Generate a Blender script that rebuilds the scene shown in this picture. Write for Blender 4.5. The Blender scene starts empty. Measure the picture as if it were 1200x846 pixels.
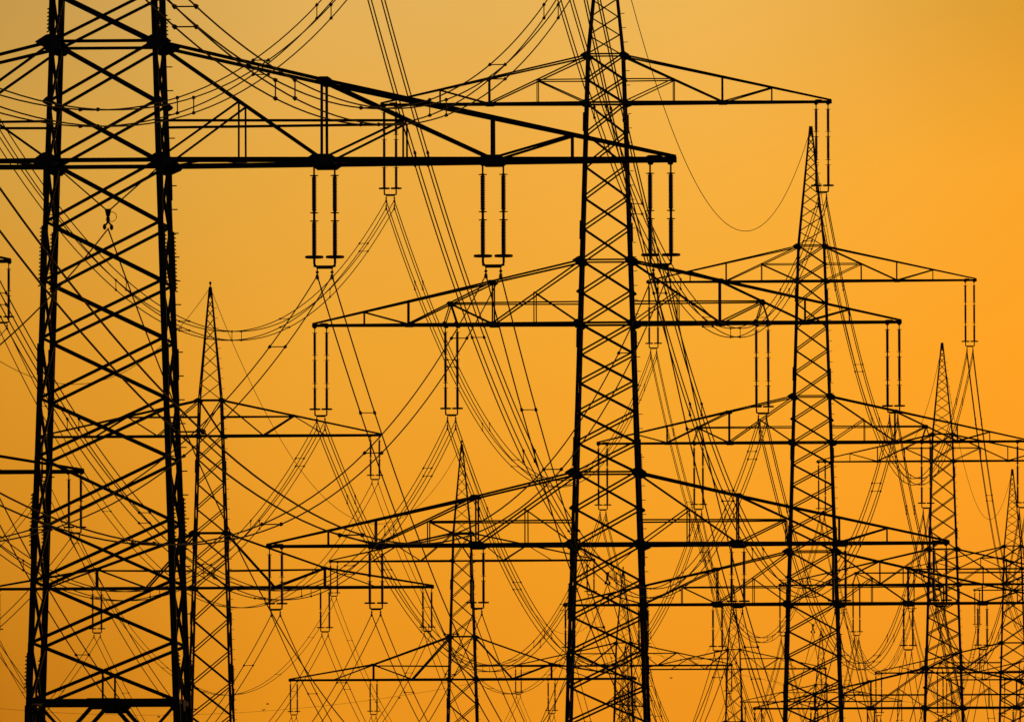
import bpy, math, random
from mathutils import Vector, Matrix

# ------------------------------------------------------------------ camera, sky, sun, exposure
scene = bpy.context.scene
C = scene.collection
F_PX = 17500.0                       # focal length in pixels of a 1200 px wide frame (a 525 mm telephoto)
PITCH = math.atan(885.0 / F_PX)      # tilted up a little
cam_data = bpy.data.cameras.new("camera")
cam_data.sensor_width = 36.0
cam_data.sensor_fit = 'HORIZONTAL'
cam_data.lens = 525.0
cam_data.clip_start = 1.0
cam_data.clip_end = 90000.0
cam = bpy.data.objects.new("camera", cam_data)
C.objects.link(cam)
cam.location = (0, 0, 0)             # two metres above the field
ROLL = 0.0032                        # held a touch off level
cam.rotation_euler = (Matrix.Rotation(math.pi / 2 + PITCH, 3, 'X') @ Matrix.Rotation(-ROLL, 3, 'Z')).to_euler()
scene.camera = cam

SUN_AZ = math.radians(62.0)          # clockwise from the view direction (+Y)
SUN_EL = math.radians(4.0)

def lin(c):
    return tuple(((v / 255.0) / 12.92 if v <= 10 else ((v / 255.0 + 0.055) / 1.055) ** 2.4) for v in c) + (1.0,)

world = bpy.data.worlds.new("World")
scene.world = world
world.use_nodes = True
wn, wl = world.node_tree.nodes, world.node_tree.links
wn.clear()
w_out = wn.new('ShaderNodeOutputWorld')
w_bg = wn.new('ShaderNodeBackground')
sky = wn.new('ShaderNodeTexSky')
sky.sky_type = 'NISHITA'
sky.sun_disc = False
sky.sun_elevation = SUN_EL
sky.sun_rotation = SUN_AZ
sky.air_density = 1.0
sky.dust_density = 3.0
sky_gain = wn.new('ShaderNodeVectorMath'); sky_gain.operation = 'SCALE'
sky_gain.inputs['Scale'].default_value = 0.02
wl.new(sky.outputs[0], sky_gain.inputs[0])
tc = wn.new('ShaderNodeTexCoord')
sep = wn.new('ShaderNodeSeparateXYZ')
wl.new(tc.outputs['Generated'], sep.inputs[0])

def maprange(src, a, b, smooth=True):
    m = wn.new('ShaderNodeMapRange')
    m.interpolation_type = 'SMOOTHSTEP' if smooth else 'LINEAR'
    m.inputs['From Min'].default_value = a
    m.inputs['From Max'].default_value = b
    wl.new(src, m.inputs['Value'])
    return m.outputs['Result']

def mixc(fac, a, b):
    m = wn.new('ShaderNodeMix'); m.data_type = 'RGBA'
    wl.new(fac, m.inputs['Factor'])
    wl.new(a, m.inputs['A']); wl.new(b, m.inputs['B'])
    return m.outputs['Result']

def ramp(src, cols):
    r = wn.new('ShaderNodeValToRGB')
    r.color_ramp.interpolation = 'CARDINAL'
    e = r.color_ramp.elements
    e[0].position, e[0].color = cols[0][0], lin(cols[0][1])
    e[1].position, e[1].color = cols[-1][0], lin(cols[-1][1])
    for p, c in cols[1:-1]:
        k = e.new(p); k.color = lin(c)
    wl.new(src, r.inputs[0])
    return r.outputs[0]

# the sunset glow, with lens vignetting painted into its corner colours: colour changes with compass bearing and with height above the horizon
bearing = maprange(sep.outputs[0], -0.042, 0.042, smooth=False)
STOPS = (0.092, 0.296, 0.493, 0.684, 0.901)
GLOW = [(0.0278, ((194, 118, 21), (228, 143, 28), (236, 147, 30), (240, 148, 30), (240, 148, 32))),
        (0.0398, ((215, 139, 31), (234, 152, 36), (242, 157, 36), (248, 160, 37), (252, 157, 35))),
        (0.0513, ((222, 149, 40), (236, 162, 48), (243, 166, 48), (249, 168, 45), (255, 163, 37))),
        (0.0632, ((214, 159, 64), (231, 168, 64), (240, 171, 63), (247, 175, 62), (250, 167, 45))),
        (0.0738, ((199, 154, 75), (223, 172, 86), (231, 177, 86), (238, 179, 81), (224, 158, 50)))]
glow = None
for k, (h, cols) in enumerate(GLOW):
    row = ramp(bearing, list(zip(STOPS, cols)))
    glow = row if glow is None else mixc(maprange(sep.outputs[2], GLOW[k - 1][0], h, smooth=False), glow, row)
dot = wn.new('ShaderNodeVectorMath'); dot.operation = 'DOT_PRODUCT'
wl.new(tc.outputs['Generated'], dot.inputs[0])
dot.inputs[1].default_value = Vector((0.10, 1.0, 0.05)).normalized()
glow_mask = maprange(dot.outputs['Value'], math.cos(math.radians(20)), math.cos(math.radians(6)))
sky_all = mixc(glow_mask, sky_gain.outputs[0], glow)
wl.new(sky_all, w_bg.inputs['Color'])
w_bg.inputs['Strength'].default_value = 1.0
wl.new(w_bg.outputs[0], w_out.inputs['Surface'])

sun_data = bpy.data.lights.new("sun", 'SUN')
sun_data.energy = 0.5
sun_data.angle = math.radians(0.5)
sun_data.color = (1.0, 0.42, 0.14)
sun = bpy.data.objects.new("sun", sun_data)
C.objects.link(sun)
to_sun = Vector((math.sin(SUN_AZ) * math.cos(SUN_EL), math.cos(SUN_AZ) * math.cos(SUN_EL), math.sin(SUN_EL)))
sun.rotation_euler = to_sun.to_track_quat('Z', 'Y').to_euler()

vs = scene.view_settings
vs.view_transform = 'Standard'
vs.look = 'None'
vs.exposure = 0.0
vs.gamma = 1.0
vs.use_curve_mapping = False

# ------------------------------------------------------------------ materials
def material(name, col, col2, rough, metallic=0.0, scale=6.0, bump=0.0):
    m = bpy.data.materials.new(name)
    m.use_nodes = True
    n, l = m.node_tree.nodes, m.node_tree.links
    b = n['Principled BSDF']
    t = n.new('ShaderNodeTexCoord')
    z = n.new('ShaderNodeTexNoise')
    z.inputs['Scale'].default_value = scale
    z.inputs['Detail'].default_value = 6.0
    r = n.new('ShaderNodeValToRGB')
    r.color_ramp.elements[0].position = 0.35
    r.color_ramp.elements[0].color = col + (1,)
    r.color_ramp.elements[1].position = 0.68
    r.color_ramp.elements[1].color = col2 + (1,)
    l.new(t.outputs['Object'], z.inputs['Vector'])
    l.new(z.outputs['Fac'], r.inputs[0])
    l.new(r.outputs[0], b.inputs['Base Color'])
    b.inputs['Roughness'].default_value = rough
    b.inputs['Metallic'].default_value = metallic
    if bump:
        k = n.new('ShaderNodeBump')
        k.inputs['Strength'].default_value = bump
        l.new(z.outputs['Fac'], k.inputs['Height'])
        l.new(k.outputs[0], b.inputs['Normal'])
    return m

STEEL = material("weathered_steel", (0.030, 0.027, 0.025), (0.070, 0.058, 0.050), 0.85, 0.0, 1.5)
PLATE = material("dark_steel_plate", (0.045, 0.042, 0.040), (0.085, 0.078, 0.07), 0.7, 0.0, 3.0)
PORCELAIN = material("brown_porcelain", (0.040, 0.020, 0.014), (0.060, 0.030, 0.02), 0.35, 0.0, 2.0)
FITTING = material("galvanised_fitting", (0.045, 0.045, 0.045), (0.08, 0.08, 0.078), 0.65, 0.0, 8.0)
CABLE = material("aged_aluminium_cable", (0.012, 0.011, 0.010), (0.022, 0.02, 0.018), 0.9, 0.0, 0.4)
CONCRETE = material("concrete", (0.24, 0.23, 0.21), (0.34, 0.33, 0.31), 0.9, 0.0, 2.0, 0.2)
FEATHER = material("dark_feathers", (0.015, 0.014, 0.014), (0.03, 0.028, 0.026), 0.7, 0.0, 9.0)
FIELD = material("dry_field", (0.055, 0.065, 0.025), (0.13, 0.105, 0.05), 0.95, 0.0, 0.02, 0.4)

# ------------------------------------------------------------------ mesh helpers
class MB:
    def __init__(self):
        self.v, self.f = [], []
    def sweep(self, a, b, prof, ref=None):
        a, b = Vector(a), Vector(b)
        d = (b - a).normalized()
        ref = Vector(ref) if ref is not None else Vector((0, 1, 0))
        if abs(d.dot(ref)) > 0.97:
            ref = Vector((1, 0, 0)) if abs(d.x) < 0.9 else Vector((0, 0, 1))
        u = (ref - d * ref.dot(d)).normalized()
        w = d.cross(u)
        n0, n = len(self.v), len(prof)
        for p in (a, b):
            for (s, t) in prof:
                self.v.append(p + u * s + w * t)
        for i in range(n):
            j = (i + 1) % n
            self.f.append((n0 + i, n0 + j, n0 + n + j, n0 + n + i))
        self.f.append(tuple(n0 + i for i in reversed(range(n))))
        self.f.append(tuple(n0 + n + i for i in range(n)))
    def bar(self, a, b, w, h=None, ref=None):
        h = (w if h is None else h) / 2; w = w / 2
        self.sweep(a, b, [(-w, -h), (w, -h), (w, h), (-w, h)], ref)
    def angle(self, a, b, w, ref=None, flip=1):
        t = max(0.014, w * 0.14); k = w * 0.5
        p = [(0, 0), (w, 0), (w, t), (t, t), (t, w), (0, w)]
        self.sweep(a, b, [((x - k), flip * (y - k)) for x, y in (p if flip > 0 else p[::-1])], ref)
    def rod(self, a, b, r, n=6):
        self.sweep(a, b, [(r * math.cos(2 * math.pi * i / n), r * math.sin(2 * math.pi * i / n)) for i in range(n)])
    def box(self, c, s):
        c = Vector(c)
        self.bar(c - Vector((0, 0, s[2] / 2)), c + Vector((0, 0, s[2] / 2)), s[1], s[0], (0, 1, 0))
    def plate(self, pts, t, axis=1):
        n0, n = len(self.v), len(pts)
        off = Vector((0, 0, 0)); off[axis] = t / 2
        for sg in (-1, 1):
            for p in pts:
                self.v.append(Vector(p) + off * sg)
        for i in range(n):
            j = (i + 1) % n
            self.f.append((n0 + i, n0 + j, n0 + n + j, n0 + n + i))
        self.f.append(tuple(n0 + i for i in reversed(range(n))))
        self.f.append(tuple(n0 + n + i for i in range(n)))
    def tube(self, pts, r, n=5, closed=False):
        pts = [Vector(p) for p in pts]
        n0, m = len(self.v), len(pts)
        for i, p in enumerate(pts):
            if closed:
                d = pts[(i + 1) % m] - pts[i - 1]
            else:
                d = pts[min(i + 1, m - 1)] - pts[max(i - 1, 0)]
            d.normalize()
            ref = Vector((0, 0, 1)) if abs(d.z) < 0.9 else Vector((1, 0, 0))
            u = d.cross(ref).normalized(); w = u.cross(d)
            for k in range(n):
                a = 2 * math.pi * k / n
                self.v.append(p + u * (r * math.cos(a)) + w * (r * math.sin(a)))
        for i in range(m if closed else m - 1):
            j = (i + 1) % m
            for k in range(n):
                q = (k + 1) % n
                self.f.append((n0 + i * n + k, n0 + i * n + q, n0 + j * n + q, n0 + j * n + k))
        if not closed:
            self.f.append(tuple(n0 + k for k in reversed(range(n))))
            self.f.append(tuple(n0 + (m - 1) * n + k for k in range(n)))
    def lathe(self, prof, x=0.0, y=0.0, n=10):
        n0, m = len(self.v), len(prof)
        for (z, r) in prof:
            for k in range(n):
                a = 2 * math.pi * k / n
                self.v.append(Vector((x + r * math.cos(a), y + r * math.sin(a), z)))
        for i in range(m - 1):
            for k in range(n):
                q = (k + 1) % n
                self.f.append((n0 + i * n + k, n0 + (i + 1) * n + k, n0 + (i + 1) * n + q, n0 + i * n + q))
        self.f.append(tuple(n0 + k for k in range(n)))
        self.f.append(tuple(n0 + (m - 1) * n + k for k in reversed(range(n))))
    def build(self, name, mat, parent=None, smooth=False):
        me = bpy.data.meshes.new(name)
        me.from_pydata([tuple(p) for p in self.v], [], self.f)
        me.update()
        if smooth:
            for p in me.polygons: p.use_smooth = True
        me.materials.append(mat)
        o = bpy.data.objects.new(name, me)
        C.objects.link(o)
        if parent is not None: o.parent = parent
        return o

def tag(o, label, cat, group=None):
    o['label'] = label; o['category'] = cat
    if group: o['group'] = group
    return o

def empty(name, loc=(0, 0, 0), rz=0.0):
    o = bpy.data.objects.new(name, None)
    o.empty_display_size = 0.5
    C.objects.link(o)
    o.location = loc; o.rotation_euler = (0, 0, rz)
    return o

def kids(o):
    return [c for c in bpy.data.objects if c.parent is o]

def copy_tree(o, parent=None, tree=None):
    c = o.copy(); C.objects.link(c)
    c.parent = parent
    for ch in tree[o.name]:
        copy_tree(ch, c, tree)
    return c

def child_table(root):
    tab = {}
    def walk(o):
        tab[o.name] = kids(o)
        for c in tab[o.name]: walk(c)
    walk(root)
    return tab

# ------------------------------------------------------------------ where the towers stand
LINE = math.atan(0.0573)             # both lines run this far right of the view direction
RDIR = Vector((math.cos(LINE), -math.sin(LINE), 0))
LDIR = Vector((math.sin(LINE), math.cos(LINE), 0))

def ground_point(px, py, dist):
    """world point seen at (px, py) of the 1200 px photograph at this distance along the view"""
    a, b = (px - 600) / F_PX, (423 - py) / F_PX
    a, b = a + b * ROLL, b - a * ROLL
    d = Vector((a, math.cos(PITCH) - b * math.sin(PITCH), math.sin(PITCH) + b * math.cos(PITCH)))
    return d * (dist / d.y)

def project(p):
    dep = p.y * math.cos(PITCH) + p.z * math.sin(PITCH)
    up = -p.y * math.sin(PITCH) + p.z * math.cos(PITCH)
    a, b = p.x / dep, up / dep
    return 600 + F_PX * (a - b * ROLL), 423 - F_PX * (b + a * ROLL)

H1, H2 = 35.6, 37.5                  # height of the lowest arm above the ground in each line
NEAR = [('huge left tower', 33.3, 126.5, 191.8), ('tall central tower', 20.0, 711.8, 638), ('largest right tower', 14.62, 952.5, 707.5),
        ('medium right tower', 11.16, 1106, 829), ('right edge tower', 9.38, 1188, 909), ('far tower past right edge', 8.1, 1249, 900.5)]
FAR = [('tower past left edge', 19.43, -263.6, 308), ('slim left tower', 14.0, 246.8, 511), ('two-arm tower left of centre', 10.92, 541.6, 657),
       ('tower seen through central tower', 8.946, 730.7, 779.7), ('small tower right of centre', 7.616, 860, 783.6), ('smallest right tower', 6.65, 962.5, 821.7)]
base1 = [ground_point(x, y, F_PX / s) - Vector((0, 0, H1)) for _, s, x, y in NEAR]
base2 = [ground_point(x, y, F_PX / s) - Vector((0, 0, H2 + 12.72)) for _, s, x, y in FAR]

# ------------------------------------------------------------------ ground
ctrl = [(0, 0, -2.0, 1), (-31.7, 180, -3.5, 1), (60, 300, -2.2, 1), (-90, 350, -2.4, 1)]
ctrl += [(p.x, p.y, p.z, 1) for p in base1 + base2]
ctrl.append((24.2, F_PX / 5.5, ground_point(733, 757, F_PX / 5.5).z - H2 - 25.2, 1))
for yy in (-4000, 6000, 14000, 40000):
    for xx in (-30000, -9000, -2500, 2500, 9000, 30000):
        ctrl.append((xx, yy, -2.0 if yy < 0 else 16.0, 1))
def ground_z(x, y):
    n = d = 0.0
    for cx, cy, cz, w in ctrl:
        q = ((x - cx) ** 2 * 1.2 + (y - cy) ** 2 + 4.0) ** -1.5
        n += q * cz; d += q
    return n / d
def axis(fine, step, lim):
    a, v, s = [0.0], 0.0, step
    while v < lim:
        if v > fine: s *= 1.35
        v += s; a.append(v)
    return a
xs = axis(160, 10, 60000); xs = [-v for v in xs[:0:-1]] + xs
ys = [-v for v in axis(60, 20, 30000)[:0:-1]] + axis(2900, 20, 60000)
gm = MB()
for y in ys:
    for x in xs:
        gm.v.append((x, y, ground_z(x, y)))
nx = len(xs)
for j in range(len(ys) - 1):
    for i in range(nx - 1):
        gm.f.append((j * nx + i, j * nx + i + 1, (j + 1) * nx + i + 1, (j + 1) * nx + i))
g = gm.build('ground', FIELD, smooth=True)
g['kind'] = 'structure'
g['label'] = 'open dry field under the power lines'

# ------------------------------------------------------------------ lattice towers
def lerp(a, b, t): return a + (b - a) * t

def tower_body(root, hw, levels, z_peak0, z_peak, n_peak, leg_w, brace_w, horiz, bolts_to, spikes):
    """legs, bracing, peak, footings and fittings of one square lattice mast.  hw(z): half width."""
    top = levels[-1]
    corner = lambda z, sx, sy: Vector((sx * hw(z), sy * hw(z), z))
    # legs
    for sx in (-1, 1):
        for sy in (-1, 1):
            m = MB()
            knots = [0.0] + [z for z in levels if z > 0][::3] + [top]
            for a, b in zip(knots, knots[1:]):
                if b - a < 0.01: continue
                w = leg_w * (1.0 - 0.42 * (a / top))
                m.angle(corner(a, sx, sy), corner(b, sx, sy), w, (sx * -1, 0, 0), flip=1 if sx * sy > 0 else -1)
            z = 3.2
            while z < top - 2:                                      # bolted splice plates
                q = corner(z, sx, sy)
                m.bar(q + Vector((sx * 0.05, sy * .02, -0.55)), q + Vector((sx * 0.03, sy * .02, 0.55)), leg_w * 0.85, leg_w * 0.8)
                z += 6.35
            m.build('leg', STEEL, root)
            k = MB(); q = corner(0, sx, sy)
            k.box(q + Vector((0, 0, 0.1)), (0.95, 0.95, 1.0))
            k.build('footing', CONCRETE, root)
    # bracing of the four faces
    br = MB()
    for a, b in zip(levels, levels[1:]):
        w = brace_w * (1.0 - 0.30 * a / top)
        if abs(b - (H1 - 19.0)) < .01 and n_peak == 11: continue      # the belt frame fills this panel
        for face in range(4):
            R = Matrix.Rotation(face * math.pi / 2, 3, 'Z')
            A, B = R @ corner(a, -1, -1), R @ corner(a, 1, -1)
            D, E_ = R @ corner(b, -1, -1), R @ corner(b, 1, -1)
            nrm = R @ Vector((0, -1, 0))
            br.angle(A + nrm * .03, E_ + nrm * .03, w, nrm)
            br.angle(B - nrm * .03, D - nrm * .03, w, nrm)
    for z, w in horiz:
        for face in range(4):
            R = Matrix.Rotation(face * math.pi / 2, 3, 'Z')
            br.angle(R @ corner(z, -1, -1), R @ corner(z, 1, -1), w, R @ Vector((0, -1, 0)))
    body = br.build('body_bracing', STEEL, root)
    # peak
    pk = MB()
    hp = lambda z: lerp(hw(z_peak0), 0.07, (z - z_peak0) / (z_peak - z_peak0))
    pc = lambda z, sx, sy: Vector((sx * hp(z), sy * hp(z), z))
    for sx in (-1, 1):
        for sy in (-1, 1):
            pk.angle(pc(z_peak0, sx, sy), pc(z_peak, sx, sy), leg_w * 0.52, (-sx, 0, 0), flip=1 if sx * sy > 0 else -1)
    zz = [z_peak0]
    hts = [max(0.42, 1.0 - 0.6 * i / n_peak) for i in range(n_peak)]
    tot = sum(hts)
    for h in hts: zz.append(zz[-1] + h * (z_peak - z_peak0 - 0.5) / tot)
    for a, b in zip(zz, zz[1:]):
        for face in range(4):
            R = Matrix.Rotation(face * math.pi / 2, 3, 'Z')
            A, B, D, E_ = R @ pc(a, -1, -1), R @ pc(a, 1, -1), R @ pc(b, -1, -1), R @ pc(b, 1, -1)
            nrm = R @ Vector((0, -1, 0))
            pk.angle(A, E_, brace_w * 0.6, nrm)     # one diagonal per face, opposite faces crossing
    peak = pk.build('peak', STEEL, root)
    cp = MB()
    cp.box((0, 0, z_peak - 0.35), (0.24, 0.24, 0.75) if n_peak < 11 else (0.15, 0.15, 0.6))
    if n_peak < 11:
        cp.rod((0, 0, z_peak - .1), (0, 0, z_peak + 0.3), 0.05)
        cp.lathe([(z_peak + .2, .02), (z_peak + .26, .09), (z_peak + .36, .11), (z_peak + .46, .07), (z_peak + .5, .02)], n=8)
    cp.build('peak_cap', FITTING, peak)
    # step bolts up one leg
    sb = MB(); z = 3.0; i = 0
    while z < bolts_to:
        w = hw(z) if z < z_peak0 else hp(z)
        c = Vector((w, w, z))
        if i % 2 == 0: sb.rod(c, c + Vector((0.30, 0, 0)), 0.022, 5)
        else: sb.rod(c, c + Vector((0.0, 0.30, 0)), 0.022, 5)
        z += 0.42; i += 1
    knots = [3.0, z_peak0] + ([bolts_to] if bolts_to > z_peak0 else [])
    for za, zb_ in zip(knots, knots[1:]):                             # the rail the bolts are fixed to
        wa = hw(za) if za <= z_peak0 else hp(za)
        wb = hw(zb_) if zb_ <= z_peak0 else hp(zb_)
        sb.bar((wa, wa, za), (wb, wb, zb_), .05)
    sb.build('climbing_step_ladder', FITTING, root)
    for (z0, z1) in spikes:
        for sx in (-1, 1):
            for sy in (-1, 1):
                m = MB(); z = z0
                m.bar(corner(z0, sx, sy) + Vector((sx * leg_w * .5, 0, 0)), corner(z1, sx, sy) + Vector((sx * leg_w * .5, 0, 0)), 0.05)
                while z < z1:
                    c = corner(z, sx, sy) + Vector((sx * leg_w * .5, 0, 0))
                    m.bar(c, c + Vector((sx * 0.075, 0, -0.03)), 0.045)
                    z += 0.135
                m.build('spike_strip', PLATE, root)
    return body

def gusset(root, x, y, z, w, h, out=0):
    m = MB()
    if out:                                             # corner plate drawn out towards the arm
        pts = [(-w * .75, -h * .55), (-w * .55, h * .6), (-w * .1, h), (w * .35, h * .85), (w * 1.2, -.05 * h), (w * .95, -.5 * h), (w * .15, -h), (-w * .4, -h)]
    else:
        pts = [(-w, 0), (-w * .55, -h), (w * .55, -h), (w, 0), (w * .5, h), (-w * .5, h)]
    m.plate([(x + a * (out or 1), y, z + b) for a, b in pts], 0.04, 1)
    return m.build('gusset_plate', PLATE, root)

def cross_arm(root, side, zc, hwl, hwu, apex, upper, tip, webs, hangs, chord_w, plates):
    """one half of a crossarm. upper: knots of the upper chord as (x, h) beyond the apex; webs: (x1,h1,x2,h2,w)."""
    up = [(hwu, apex)] + upper
    dl = lambda x: lerp(hwl, 0.11, min(1, max(0, (x - hwl) / (tip - hwl))))
    du = lambda x: lerp(hwu, 0.11, min(1, max(0, (x - hwu) / (tip - hwu))))
    def hup(x):
        for (x0, h0), (x1, h1) in zip(up, up[1:]):
            if x <= x1: return lerp(h0, h1, (x - x0) / (x1 - x0))
        return up[-1][1]
    def P(x, h, s):
        t = min(1, max(0, h / max(hup(x), .05)))
        return Vector((side * x, s * lerp(dl(x), du(x), t), zc + h))
    web = MB()
    for s in (-1, 1):
        for (x1, h1, x2, h2, w) in webs:
            web.angle(P(x1, h1, s), P(x2, h2, s), w, (0, s, 0))
    # plan bracing of the bottom face and cross bars where strings hang
    n = max(5, int(tip / 1.9)); sgn = 1
    for i in range(n):
        xa, xb = lerp(hwl, tip - .5, i / n), lerp(hwl, tip - .5, (i + 1) / n)
        web.angle(P(xa, 0, sgn), P(xb, 0, -sgn), 0.06, (0, 0, 1)); sgn = -sgn
    for x in hangs:
        d = dl(x) + 0.05
        web.bar((side * x, -d, zc - 0.03), (side * x, d, zc - 0.03), 0.13, 0.10, (0, 0, 1))
        web.plate([(side * x + a, 0, zc + b) for a, b in ((-.15, -.05), (.15, -.05), (.07, -.18), (-.07, -.18))], .06, 1)
    arm = web.build('cross_arm', STEEL, root)
    lo = MB()
    for s in (-1, 1):
        lo.angle(P(hwl - .1, 0, s), P(tip, 0, s), chord_w, (0, s, 0))
    lo.box((side * (tip - 0.05), 0, zc), (0.14, 0.34, 0.2))
    lo.build('lower_chord', STEEL, arm)
    uc = MB()
    for s in (-1, 1):
        for (x0, h0), (x1, h1) in zip(up, up[1:]):
            uc.angle(P(x0, h0, s), P(x1, h1, s), chord_w * 0.66, (0, s, 0))
    uc.build('upper_chord', STEEL, arm)
    for (x, h, w, hh) in plates:
        for s in (-1, 1):
            q = P(x, h, s)
            gusset(arm, q.x, q.y + s * 0.07, q.z, w, hh)
    return arm

# ---- near line: three-arm tower
def near_tower():
    root = empty('transmission_tower')
    hw = lambda z: 1.95 + 0.0320 * (H1 - z) if z > H1 else 1.95 + 0.0331 * (H1 - z)
    rel = [-35.6, -33.0, -30.3, -27.5, -24.6, -21.75, -19.0, -16.95, -14.8, -12.65, -10.42, -8.37, -6.25, -4.23, -2.16, 0, 2.1, 4.2, 5.97, 7.75, 9.5, 11.2, 12.95, 14.8, 16.65,
           18.55, 20.35, 22.2, 24.1, 25.9, 27.3, 28.75]
    levels = [H1 + v for v in rel]
    horiz = [(H1, .15), (H1 + 4.2, .11), (H1 + 12.95, .13), (H1 + 16.65, .10), (H1 + 25.9, .12), (H1 + 28.75, .09)]
    tower_body(root, hw, levels, H1 + 28.75, H1 + 38.35, 11, 0.245, 0.125, horiz, H1 + 36.5,
               [(H1 - 4.4, H1 - 2.3), (H1 - 13.5, H1 - 11.7), (H1 - 18.5, H1 - 17.3), (H1 + 4.55, H1 + 5.4)])
    # belt and splayed base below it
    zb = H1 - 19.0
    bm = MB()
    for face in range(4):
        R = Matrix.Rotation(face * math.pi / 2, 3, 'Z')
        w = hw(zb); nrm = R @ Vector((0, -1, 0))
        bm.bar(R @ Vector((-w, -w, zb)), R @ Vector((w, -w, zb)), 0.10, 0.16, nrm)
        zk = zb - 2.75
        for sx in (-1, 1):
            bm.angle(R @ Vector((sx * .32, -w, zb - .12)), R @ Vector((sx * hw(zk), -hw(zk), zk)), 0.15, nrm)
            bm.angle(R @ Vector((sx * w, -w + .05, zb - .1)), R @ Vector((sx * .25, -hw(zk) + .05, zk)), 0.11, nrm)
        bm.angle(R @ Vector((-hw(zk), -hw(zk), zk)), R @ Vector((hw(zk), -hw(zk), zk)), 0.11, nrm)
        bm.bar(R @ Vector((0, -w, zb)), R @ Vector((0, -hw(zb + 1.05), zb + 1.05)), 0.07, None, nrm)
        bm.plate([tuple(R @ Vector((x, -w - .07, zb + z))) for x, z in ((-.55, .1), (.55, .1), (.6, -.05), (.35, -.3), (-.35, -.3), (-.6, -.05))], 0.04, 1 if face % 2 == 0 else 0)
    bm.build('belt_frame', STEEL, root)
    lowwebs = [(1.82, 4.15, 7.65, 0.05, .10), (4.75, 2.05, 2.0, 0.08, .08), (4.75, 2.05, 4.75, 0.0, .07), (1.93, 1.38, 10.5, 1.38, .09),
               (7.65, 2.83, 7.65, 0, .10), (7.65, 2.83, 13.6, 0.05, .10), (10.5, 1.4, 7.75, 0.08, .085), (10.5, 1.4, 10.5, 0, .07),
               (13.6, 1.5, 13.6, 0, .09), (13.7, .08, 16.4, 0.87, .085), (16.4, .87, 16.4, 0, .07)]
    midwebs = [(1.45, 3.65, 6.65, 0.05, .095), (4.2, 1.85, 1.6, 0.08, .075), (4.2, 1.85, 4.2, 0, .065), (1.53, 1.24, 9.15, 1.24, .085),
               (6.65, 2.47, 6.65, 0, .095), (6.65, 2.47, 11.65, 0.05, .095), (9.15, 1.22, 6.8, 0.08, .085), (9.15, 1.22, 8.78, 0.05, .07), (9.15, 1.22, 9.52, .05, .07),
               (11.65, 1.33, 11.65, 0, .085), (11.75, .08, 14.25, .76, .08), (14.25, .76, 14.25, 0, .065)]
    topwebs = [(1.05, 2.75, 6.85, 0.05, .085), (4.0, 1.37, 1.2, 0.08, .07), (4.0, 1.37, 4.0, 0, .06), (1.12, 1.37, 4.0, 1.37, .07),
               (6.85, 1.5, 6.85, 0, .08), (7.0, .06, 9.75, .84, .075), (9.75, .84, 9.75, 0, .06)]
    for side in (1, -1):
        cross_arm(root, side, H1, 1.95, 1.82, 4.2, [(7.65, 2.83), (20.05, .10)], 20.05, lowwebs, (7.3, 8.0, 13.25, 13.95, 19.15, 19.85), .185,
                  [(7.65, 0, .62, .2), (7.72, 2.83, .3, .1), (13.6, 0, .55, .17), (19.3, 0.03, .42, .12)])
        cross_arm(root, side, H1 + 12.95, 1.53, 1.42, 3.7, [(17.3, .10)], 17.3, midwebs, (8.78, 9.48, 16.47, 17.17), .17,
                  [(6.65, 0, .45, .13), (6.7, 2.47, .3, .1), (9.15, 1.22, .22, .12), (8.78, 0, .17, .15), (9.48, 0, .17, .15), (11.65, 0, .4, .1), (16.6, .03, .35, .1)])
        cross_arm(root, side, H1 + 25.9, 1.12, 1.03, 2.8, [(13.25, .10)], 13.25, topwebs, (12.35, 13.05), .15,
                  [(6.85, 0, .4, .1), (12.5, .03, .3, .1)])
        for z, w, h in ((H1, .45, .31), (H1 + 4.2, .46, .27), (H1 + 12.95, .37, .25), (H1 + 16.65, .4, .24), (H1 + 25.9, .29, .18), (H1 + 28.7, .33, .2),
                        (H1 + 2.1, .2, .17), (H1 + 14.8, .17, .15), (H1 + 27.3, .12, .1)):
            for sy in (-1, 1):
                gusset(root, side * (hw(z) + .04), sy * (hw(z) + .09), z, w, h, side)
    return root

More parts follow.
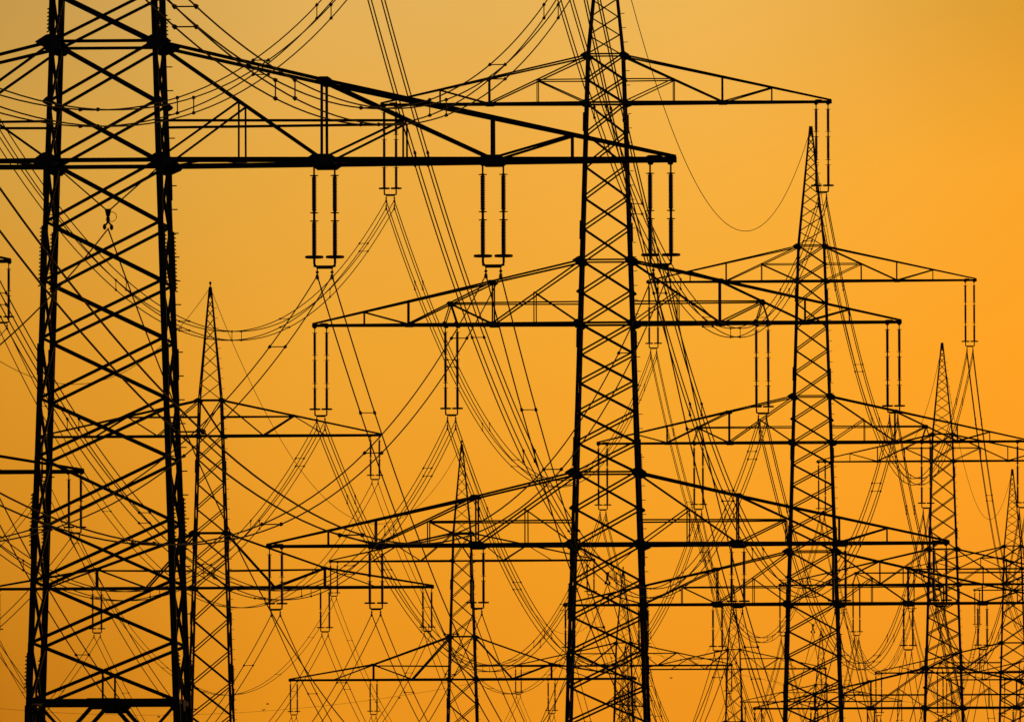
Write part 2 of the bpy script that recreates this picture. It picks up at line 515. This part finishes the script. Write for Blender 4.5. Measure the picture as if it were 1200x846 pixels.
# ---- far line: two-arm tower
def far_tower():
    root = empty('transmission_tower')
    hw = lambda z: 1.43 + 0.0319 * (H2 - z) if z > H2 else 1.43 + 0.0295 * (H2 - z)
    rel = [-37.5, -33.0, -28.6, -24.4, -20.4, -16.7, -13.4, -10.72, -8.04, -5.36, -2.68, 0, 2.35, 4.6, 6.65, 8.75, 10.8, 12.72, 15.72]
    levels = [H2 + v for v in rel]
    horiz = [(H2, .14), (H2 + 4.6, .12), (H2 + 12.72, .12), (H2 + 15.72, .11)]
    tower_body(root, hw, levels, H2 + 15.72, H2 + 25.2, 9, 0.23, 0.115, horiz, H2 + 24.0, [(H2 - 8.0, H2 - 6.4)])
    lowwebs = [(1.35, 4.5, 5.35, .06, .15), (9.57, 1.6, 5.45, .06, .14), (1.42, 1.43, 9.57, 1.5, .09), (9.57, 1.6, 9.57, 0, .15), (9.57, 1.6, 13.8, .06, .085)]
    upwebs = [(1.0, 2.9, 4.4, .06, .10), (7.0, 1.65, 4.5, .06, .11), (1.02, 1.6, 7.0, 1.6, .10), (7.0, 1.65, 9.6, .06, .085)]
    for side in (1, -1):
        cross_arm(root, side, H2, 1.43, 1.28, 4.6, [(9.57, 1.64), (18.7, .1)], 18.7, lowwebs, (9.17, 9.97, 17.75, 18.55), .23, [(9.57, 1.62, .34, .12), (5.4, 0, .3, .08)])
        cross_arm(root, side, H2 + 12.72, 1.025, .93, 3.0, [(14.3, .1)], 14.3, upwebs, (13.4, 14.2), .2, [(7.0, 1.66, .22, .1)])
        for z, w, h in ((H2, .38, .24), (H2 + 4.6, .42, .24), (H2 + 12.72, .32, .2), (H2 + 15.72, .34, .18)):
            for sy in (-1, 1):
                gusset(root, side * (hw(z) + .03), sy * (hw(z) + .08), z, w, h, side)
    return root

TOWER_LABEL_1 = ['huge lattice tower at the left, its upper part cut off by the top edge',
                 'tall three-arm lattice tower in the centre, its peak above the top edge',
                 'three-arm lattice tower right of the central one, pointed peak against plain orange sky',
                 'medium three-arm lattice tower with lower peak, between the largest right tower and the edge',
                 'smaller three-arm lattice tower closest to the right edge with its peak in view',
                 'distant three-arm tower past the right edge, only its left arms in view']
TOWER_LABEL_2 = ['two-arm lattice tower past the left edge, only tips of its right arms in view',
                 'slim two-arm lattice tower with pointed peak just behind the huge left tower',
                 'two-arm lattice tower standing left of centre, peak among the sagging cables',
                 'two-arm lattice tower seen through the bracing of the tall central tower',
                 'small two-arm lattice tower between the tall central tower and the next one right',
                 'smallest two-arm lattice tower, seen behind the legs of the largest right tower']
proto1 = near_tower(); tab1 = child_table(proto1)
proto2 = far_tower(); tab2 = child_table(proto2)
for bases, proto, tab, labels, grp in ((base1, proto1, tab1, TOWER_LABEL_1, 'three-arm towers of the right-hand line'), (base2, proto2, tab2, TOWER_LABEL_2, 'two-arm towers of the left-hand line')):
    for i, b in enumerate(bases):
        t = proto if i == 0 else copy_tree(proto, None, tab)
        t.location = b
        t.rotation_euler = (0, 0, -LINE)
        tag(t, labels[i], 'pylon', grp)

# ------------------------------------------------------------------ insulator strings
def insulator(long_):
    root = empty('insulator_string')
    gap = 0.35 if long_ else 0.365
    if long_:
        rods = [(-.36, -1.66), (-1.96, -3.32), (-3.62, -4.9)]; ring, yoke, wx, clamps = -4.83, -5.22, .24, (-5.52, -5.97)
    else:
        rods = [(-.40, -1.71), (-2.0, -3.33)]; ring, yoke, wx, clamps = -3.27, -3.62, .262, (-3.92,)
    for sx in (-1, 1):
        x = sx * gap
        m = MB()
        for (a, b) in rods:
            prof = [(a, .03), (a - .04, .055)]
            n = int((a - b - .1) / 0.062)
            for i in range(n):
                z = a - .06 - i * (a - b - .12) / n
                prof += [(z, .072), (z - .018, .099 if i % 2 == 0 else .088), (z - .032, .073)]
            prof += [(b + .04, .055), (b, .03)]
            m.lathe(prof, x, 0, 8)
        rod = m.build('insulator_rod', PORCELAIN, root, smooth=False)
        ends = [0.0] + [v for ab in rods for v in ab] + [yoke + .02]
        for n_, (a, b) in enumerate(zip(ends[::2], ends[1::2])):
            k = MB()
            k.rod((x, 0, a + .02), (x, 0, b - .02), 0.036 if n_ in (0, len(rods)) else .052, 6)
            for z in (a, b):
                if z in (ends[0], ends[-1], rods[-1][1]): continue
                k.lathe([(z + .03, .04), (z + .014, .125), (z - .014, .13), (z - .03, .05)], x, 0, 10)
                k.bar((x - .15, 0, z), (x + .15, 0, z), .03)
            k.build('end_fitting', FITTING, rod)
        q = MB(); R = .285
        q.tube([(x + R * math.cos(t * math.pi / 10), R * math.sin(t * math.pi / 10), ring) for t in range(20)], .05, 6, closed=True)
        q.bar((x - R, 0, ring), (x + R, 0, ring), .03)
        q.build('grading_ring', FITTING, rod)
    y = MB()
    y.tube([(-gap, 0, yoke + .30), (-gap, 0, yoke + .12), (-gap + .04, 0, yoke + .03), (-gap + .12, 0, yoke), (gap - .12, 0, yoke), (gap - .04, 0, yoke + .03), (gap, 0, yoke + .12), (gap, 0, yoke + .30)], .05, 6)
    y.plate([(-gap + .08, 0, yoke + .055), (gap - .08, 0, yoke + .055), (wx + .03, 0, yoke - .07), (-wx - .03, 0, yoke - .07)], .03, 1)
    y.build('yoke_plate', FITTING, root)
    for sx in (-1, 1):
        for z in clamps:
            c = MB(); zt = yoke - .03 if z == clamps[0] else clamps[0]
            c.rod((sx * wx, 0, zt), (sx * wx, 0, z + .05), .022, 5)
            c.lathe([(z + .17, .02), (z + .14, .055), (z + .09, .055), (z + .06, .02)], sx * wx, 0, 6)
            c.tube([(sx * wx, -.28, z - .10), (sx * wx, -.12, z - .015), (sx * wx, 0, z + .01), (sx * wx, .12, z - .015), (sx * wx, .28, z - .10)], .05, 6)
            c.build('suspension_clamp', FITTING, root)
    return root

# phases: (arm word, side, inner/outer word, offset, arm height above the lowest, long?)
PH1 = [('lower', s, w, s * o, 0.0, False) for s in (-1, 1) for w, o in (('innermost', 7.65), ('middle', 13.6), ('outermost', 19.5))]
PH1 += [('middle', s, w, s * o, 12.95, True) for s in (-1, 1) for w, o in (('inner', 9.13), ('outer', 16.82))]
PH1 += [('upper', s, '', s * 12.7, 25.9, True) for s in (-1, 1)]
PH2 = [('lower', s, w, s * o, 0.0, False) for s in (-1, 1) for w, o in (('inner', 9.57), ('outer', 18.15))]
PH2 += [('upper', s, '', s * 13.8, 12.72, False) for s in (-1, 1)]
SIDE = {-1: 'left', 1: 'right'}

def in_frame(p, mx=0.0, my=0.0):
    x, y = project(p)
    return -mx < x < 1200 + mx and -my < y < 846 + my

protoL, protoS = insulator(True), insulator(False)
tabL, tabS = child_table(protoL), child_table(protoS)
used = {True: False, False: False}
def place_insulator(base, H, ph, tname):
    arm, side, word, off, dz, long_ = ph
    p = base + RDIR * off + Vector((0, 0, H + dz - 0.08))
    if not any(in_frame(p - Vector((0, 0, h)), 12) for h in (0.2, 2.0, 3.4)): return
    pr, tb = (protoL, tabL) if long_ else (protoS, tabS)
    o = pr if not used[long_] else copy_tree(pr, None, tb)
    used[long_] = True
    o.location = p
    o.rotation_euler = (0, 0, -LINE)
    w = word + ' ' if word else ''
    tag(o, f'{w}double insulator string under the {arm} {SIDE[side]} arm of the {tname}'.strip(), 'insulator',
        'double insulator strings hanging from the tower arms')
for (n, *_), b in zip(NEAR, base1):
    for ph in PH1: place_insulator(b, H1, ph, n)
for (n, *_), b in zip(FAR, base2):
    for ph in PH2: place_insulator(b, H2, ph, n)

# ------------------------------------------------------------------ conductors
def sag_line(a, b, sag, n):
    return [a.lerp(b, i / n) - Vector((0, 0, 4 * sag * (i / n) * (1 - i / n))) for i in range(n + 1)]

R_WIRE = 0.0265
rng = random.Random(7)
def bundle(a, b, sag, four, label, radius=R_WIRE):
    """a, b: middle of the upper wire pair at each end"""
    pts = sag_line(a, b, sag, 72)
    low_pts = [p - Vector((0, 0, .45 if four else 0)) for p in pts]
    if not any(in_frame(p, 4, 4) for p in pts + low_pts): return
    root = empty('conductor_bundle', a)
    wx = .24 if four else .262
    offs = [(sx * wx, z) for z in ((0, -.45) if four else (0,)) for sx in (-1, 1)]
    for ox, oz in offs:
        m = MB()
        m.tube([p - a + RDIR * ox + Vector((0, 0, oz)) for p in pts], radius, 5)
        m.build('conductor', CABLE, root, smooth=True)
    L = (b - a).length
    s = 22 + rng.random() * 10; i = 0
    while s < L - 14:
        t = s / L
        c = a.lerp(b, t) - a - Vector((0, 0, 4 * sag * t * (1 - t)))
        d = ((b - a) / L - Vector((0, 0, 4 * sag * (1 - 2 * t) / L))).normalized()
        if four:
            pairs = [((-wx, 0), (-wx, -.45)), ((wx, 0), (wx, -.45))] if i % 2 == 0 else [((-wx, 0), (wx, 0)), ((-wx, -.45), (wx, -.45))]
        else:
            pairs = [((-wx, 0), (wx, 0))]
        for (x0, z0), (x1, z1) in pairs:
            p, q = c + RDIR * x0 + Vector((0, 0, z0)), c + RDIR * x1 + Vector((0, 0, z1))
            if not in_frame(a + p, 30, 30): continue
            m = MB()
            m.rod(p, q, .018, 5)
            for e in (p, q):
                m.tube([e - d * .16, e - d * .08, e + d * .08, e + d * .16], .058, 5)
            m.build('spacer', FITTING, root)
        s += (31 if four else 46) + rng.random() * 6; i += 1
    tag(root, label, 'power line', 'conductor bundles strung between the towers')

def single(name, a, b, sag, label, radius, cat, grp):
    pts = sag_line(a, b, sag, 72)
    if not any(in_frame(p, 4, 4) for p in pts): return
    m = MB()
    m.tube([p - a for p in pts], radius, 5)
    o = m.build(name, CABLE, None, smooth=True)
    o.location = a
    tag(o, label, cat, grp)

WIRE_DZ = {True: -5.60, False: -4.0}
def wire_point(base, H, ph, rdir=RDIR):
    return base + rdir * ph[3] + Vector((0, 0, H + ph[4] - 0.08 + WIRE_DZ[ph[5]] + .07))
def span_label(ph, tname, verb):
    n = 'four-cable' if ph[5] else 'twin-cable'
    w = ph[2] + ' ' if ph[2] else ''
    return f'{n} bundle {verb} the {w}{ph[0]} {SIDE[ph[1]]} insulators of the {tname}'

A0 = 0.0324                                           # the line bends a little at the huge tower
base0 = Vector((-31.67, 180.0, 25.2 - H1))            # the tower nearer than the huge one, out of the picture
R0 = Vector((math.cos(A0), math.sin(A0), 0))
for ph in PH1:
    bundle(wire_point(base1[0], H1, ph), wire_point(base0, H1, ph, R0), 11.75, ph[5], span_label(ph, NEAR[0][0], 'coming nearer from'), .0215)
for k in range(len(base1) - 1):
    L = (base1[k + 1] - base1[k]).length
    for ph in PH1:
        bundle(wire_point(base1[k], H1, ph), wire_point(base1[k + 1], H1, ph), 1.27e-4 * L * L, ph[5], span_label(ph, NEAR[k][0], 'receding from'), .0255 if k == 0 else .029)
    single('earth_wire', base1[k] + Vector((0, 0, H1 + 38.2)), base1[k + 1] + Vector((0, 0, H1 + 38.2)), 1.29e-4 * L * L,
           f'thin earth wire sagging away from the peak of the {NEAR[k][0]}', .024, 'ground wire', 'thin earth wires between tower peaks')
for k in range(len(base2) - 1):
    L = (base2[k + 1] - base2[k]).length
    for ph in PH2:
        bundle(wire_point(base2[k], H2, ph), wire_point(base2[k + 1], H2, ph), 1.1e-4 * L * L, False, span_label(ph, FAR[k][0], 'receding from'), .029)
    single('earth_wire', base2[k] + Vector((0, 0, H2 + 25.2)), base2[k + 1] + Vector((0, 0, H2 + 25.2)), 1.09e-4 * L * L,
           f'thin earth wire sagging away from the peak of the {FAR[k][0]}', .024, 'ground wire', 'thin earth wires between tower peaks')
basem = base2[0] - LDIR * 350 - Vector((0, 0, 3))
for ph in PH2:
    bundle(wire_point(base2[0], H2, ph), wire_point(basem, H2, ph), 13.0, False, span_label(ph, FAR[0][0], 'coming nearer from'))

# ------------------------------------------------------------------ signal cable hung in the middle of each near-line tower
def hanger():
    root = empty('cable_hanger')
    m = MB()
    for sx in (-1, 1):
        m.rod((sx * 1.92, 0, 0), (sx * .06, 0, -1.62), .026, 5)
    m.build('suspension_rope', CABLE, root)
    p = MB()
    p.plate([(-.12, 0, -1.58), (.12, 0, -1.58), (.06, 0, -1.85), (-.06, 0, -1.85)], .06, 1)
    p.lathe([(-1.84, .03), (-1.9, .07), (-2.0, .07), (-2.06, .03)], 0, 0, 8)
    p.build('hanger_plate', FITTING, root)
    r = MB()
    r.tube([(.13 + .17 * math.cos(t * math.pi / 8), 0, -1.86 + .17 * math.sin(t * math.pi / 8)) for t in range(16)], .012, 4, closed=True)
    r.build('cable_loop', CABLE, root)
    for sx in (-1, 1):
        c = MB()
        c.rod((0, 0, -2.03), (sx * .10, sx * -.16, -2.14), .035, 5)
        c.lathe([(-2.12, .02), (-2.16, .055), (-2.26, .07), (-2.33, .02)], sx * .11, sx * .16, 8)
        c.build('dead_end_clamp', FITTING, root)
    return root
hp = hanger(); tabh = child_table(hp)
for k, b in enumerate(base1[:4]):
    o = hp if k == 0 else copy_tree(hp, None, tabh)
    o.location = b + Vector((0, 0, H1 - .02)); o.rotation_euler = (0, 0, -LINE)
    tag(o, f'small cable hanger on a rope sling inside the body of the {NEAR[k][0]}', 'hanger', 'cable hangers inside the tower bodies')
for k in range(4):
    L = (base1[k + 1] - base1[k]).length
    single('signal_cable', base1[k] + Vector((0, 0, H1 - 2.3)), base1[k + 1] + Vector((0, 0, H1 - 2.3)), 1.27e-4 * L * L,
           f'thin signal cable dropping away from the hanger inside the {NEAR[k][0]}', .026, 'cable', 'thin signal cables down the middle of the line')
single('signal_cable', base1[0] + Vector((0, 0, H1 - 2.3)), base0 + Vector((0, 0, H1 - 2.3)), 11.75,
       'thin signal cable coming nearer from the hanger inside the huge left tower', .026, 'cable', 'thin signal cables down the middle of the line')

# ------------------------------------------------------------------ birds
def bird(px, py, dist, span, flap, heading, label, perched=False):
    m = MB()
    m.v = []; rings = 7
    for i in range(rings):                             # body along x
        t = i / (rings - 1)
        r = .11 * span * max(.12, math.sin(math.pi * min(1, t * .9 + .08)))
        for k in range(6):
            a = 2 * math.pi * k / 6
            m.v.append(Vector(((t - .5) * span * .62, r * math.cos(a), r * math.sin(a))))
    for i in range(rings - 1):
        for k in range(6):
            q = (k + 1) % 6
            m.f.append((i * 6 + k, i * 6 + q, (i + 1) * 6 + q, (i + 1) * 6 + k))
    m.f.append(tuple(reversed(range(6)))); m.f.append(tuple(range((rings - 1) * 6, rings * 6)))
    b = m.build('bird', FEATHER, None, smooth=True)
    b.location = ground_point(px, py, dist)
    b.rotation_euler = (0, math.radians(-55) if perched else 0, heading)
    for s in (-1, 1):
        w = MB()
        z1, z2 = (span * .2 * flap, span * .12 * flap) if not perched else (-.02, -.05)
        y1, y2 = (.26 * span, .52 * span) if not perched else (.1 * span, .11 * span)
        w.plate([(.12 * span, 0, .02), (.16 * span, s * y1, z1), (-.02 * span, s * y2, z2), (-.12 * span, s * y1, z1), (-.13 * span, 0, .02)], .03, 2)
        w.build('wing', FEATHER, b)
    tag(b, label, 'bird', 'small birds between the towers')
bird(313.6, 824.5, 1500, .55, .5, .3, 'upper of two tiny dark birds flying left of the lowest left arm tip')
bird(309, 832, 1500, .45, 1.4, 1.2, 'lower of two tiny dark birds flying left of the lowest left arm tip')
bird(468, 817.7, 1600, .45, 1.2, .8, 'tiny dark bird flying below the lower arm of the two-arm tower left of centre')
bird(786.5, 794.5, 1800, .5, 1.3, 1.0, 'tiny dark bird flying just right of the tall central tower near the bottom')
bird(186, 840, 1500, .45, 1.3, .9, 'tiny dark bird flying low inside the legs of the huge left tower')
bird(797.5, 772.5, F_PX / 8.946 - 1.2, .6, 0, .4, 'dark bird perched on the arm of the tower seen through the central tower', True)
bird(717, 770.5, F_PX / 8.946 - 1.2, .6, 0, 2.4, 'dark bird perched inside the bracing between the legs of the tall central tower', True)

# ------------------------------------------------------------------ a crossing line far behind, its arms seen nearly end on
far_d = F_PX / 5.5
q = ground_point(733, 757, far_d)
t = copy_tree(proto2, None, tab2)
t.location = q - Vector((0, 0, H2 + 25.2))
t.rotation_euler = (0, 0, math.radians(74))
tag(t, 'faint distant lattice tower turned end on, low behind the tall central tower', 'pylon')
for sx, lab in ((-1, 'faint distant wire running off to the left from the end-on tower'), (1, 'faint distant wire running off to the right from the end-on tower')):
    single('earth_wire', q, q + Vector((sx * 197.0, 60.0, 0)), 13.5, lab, .03, 'ground wire', 'faint wires of the crossing line')
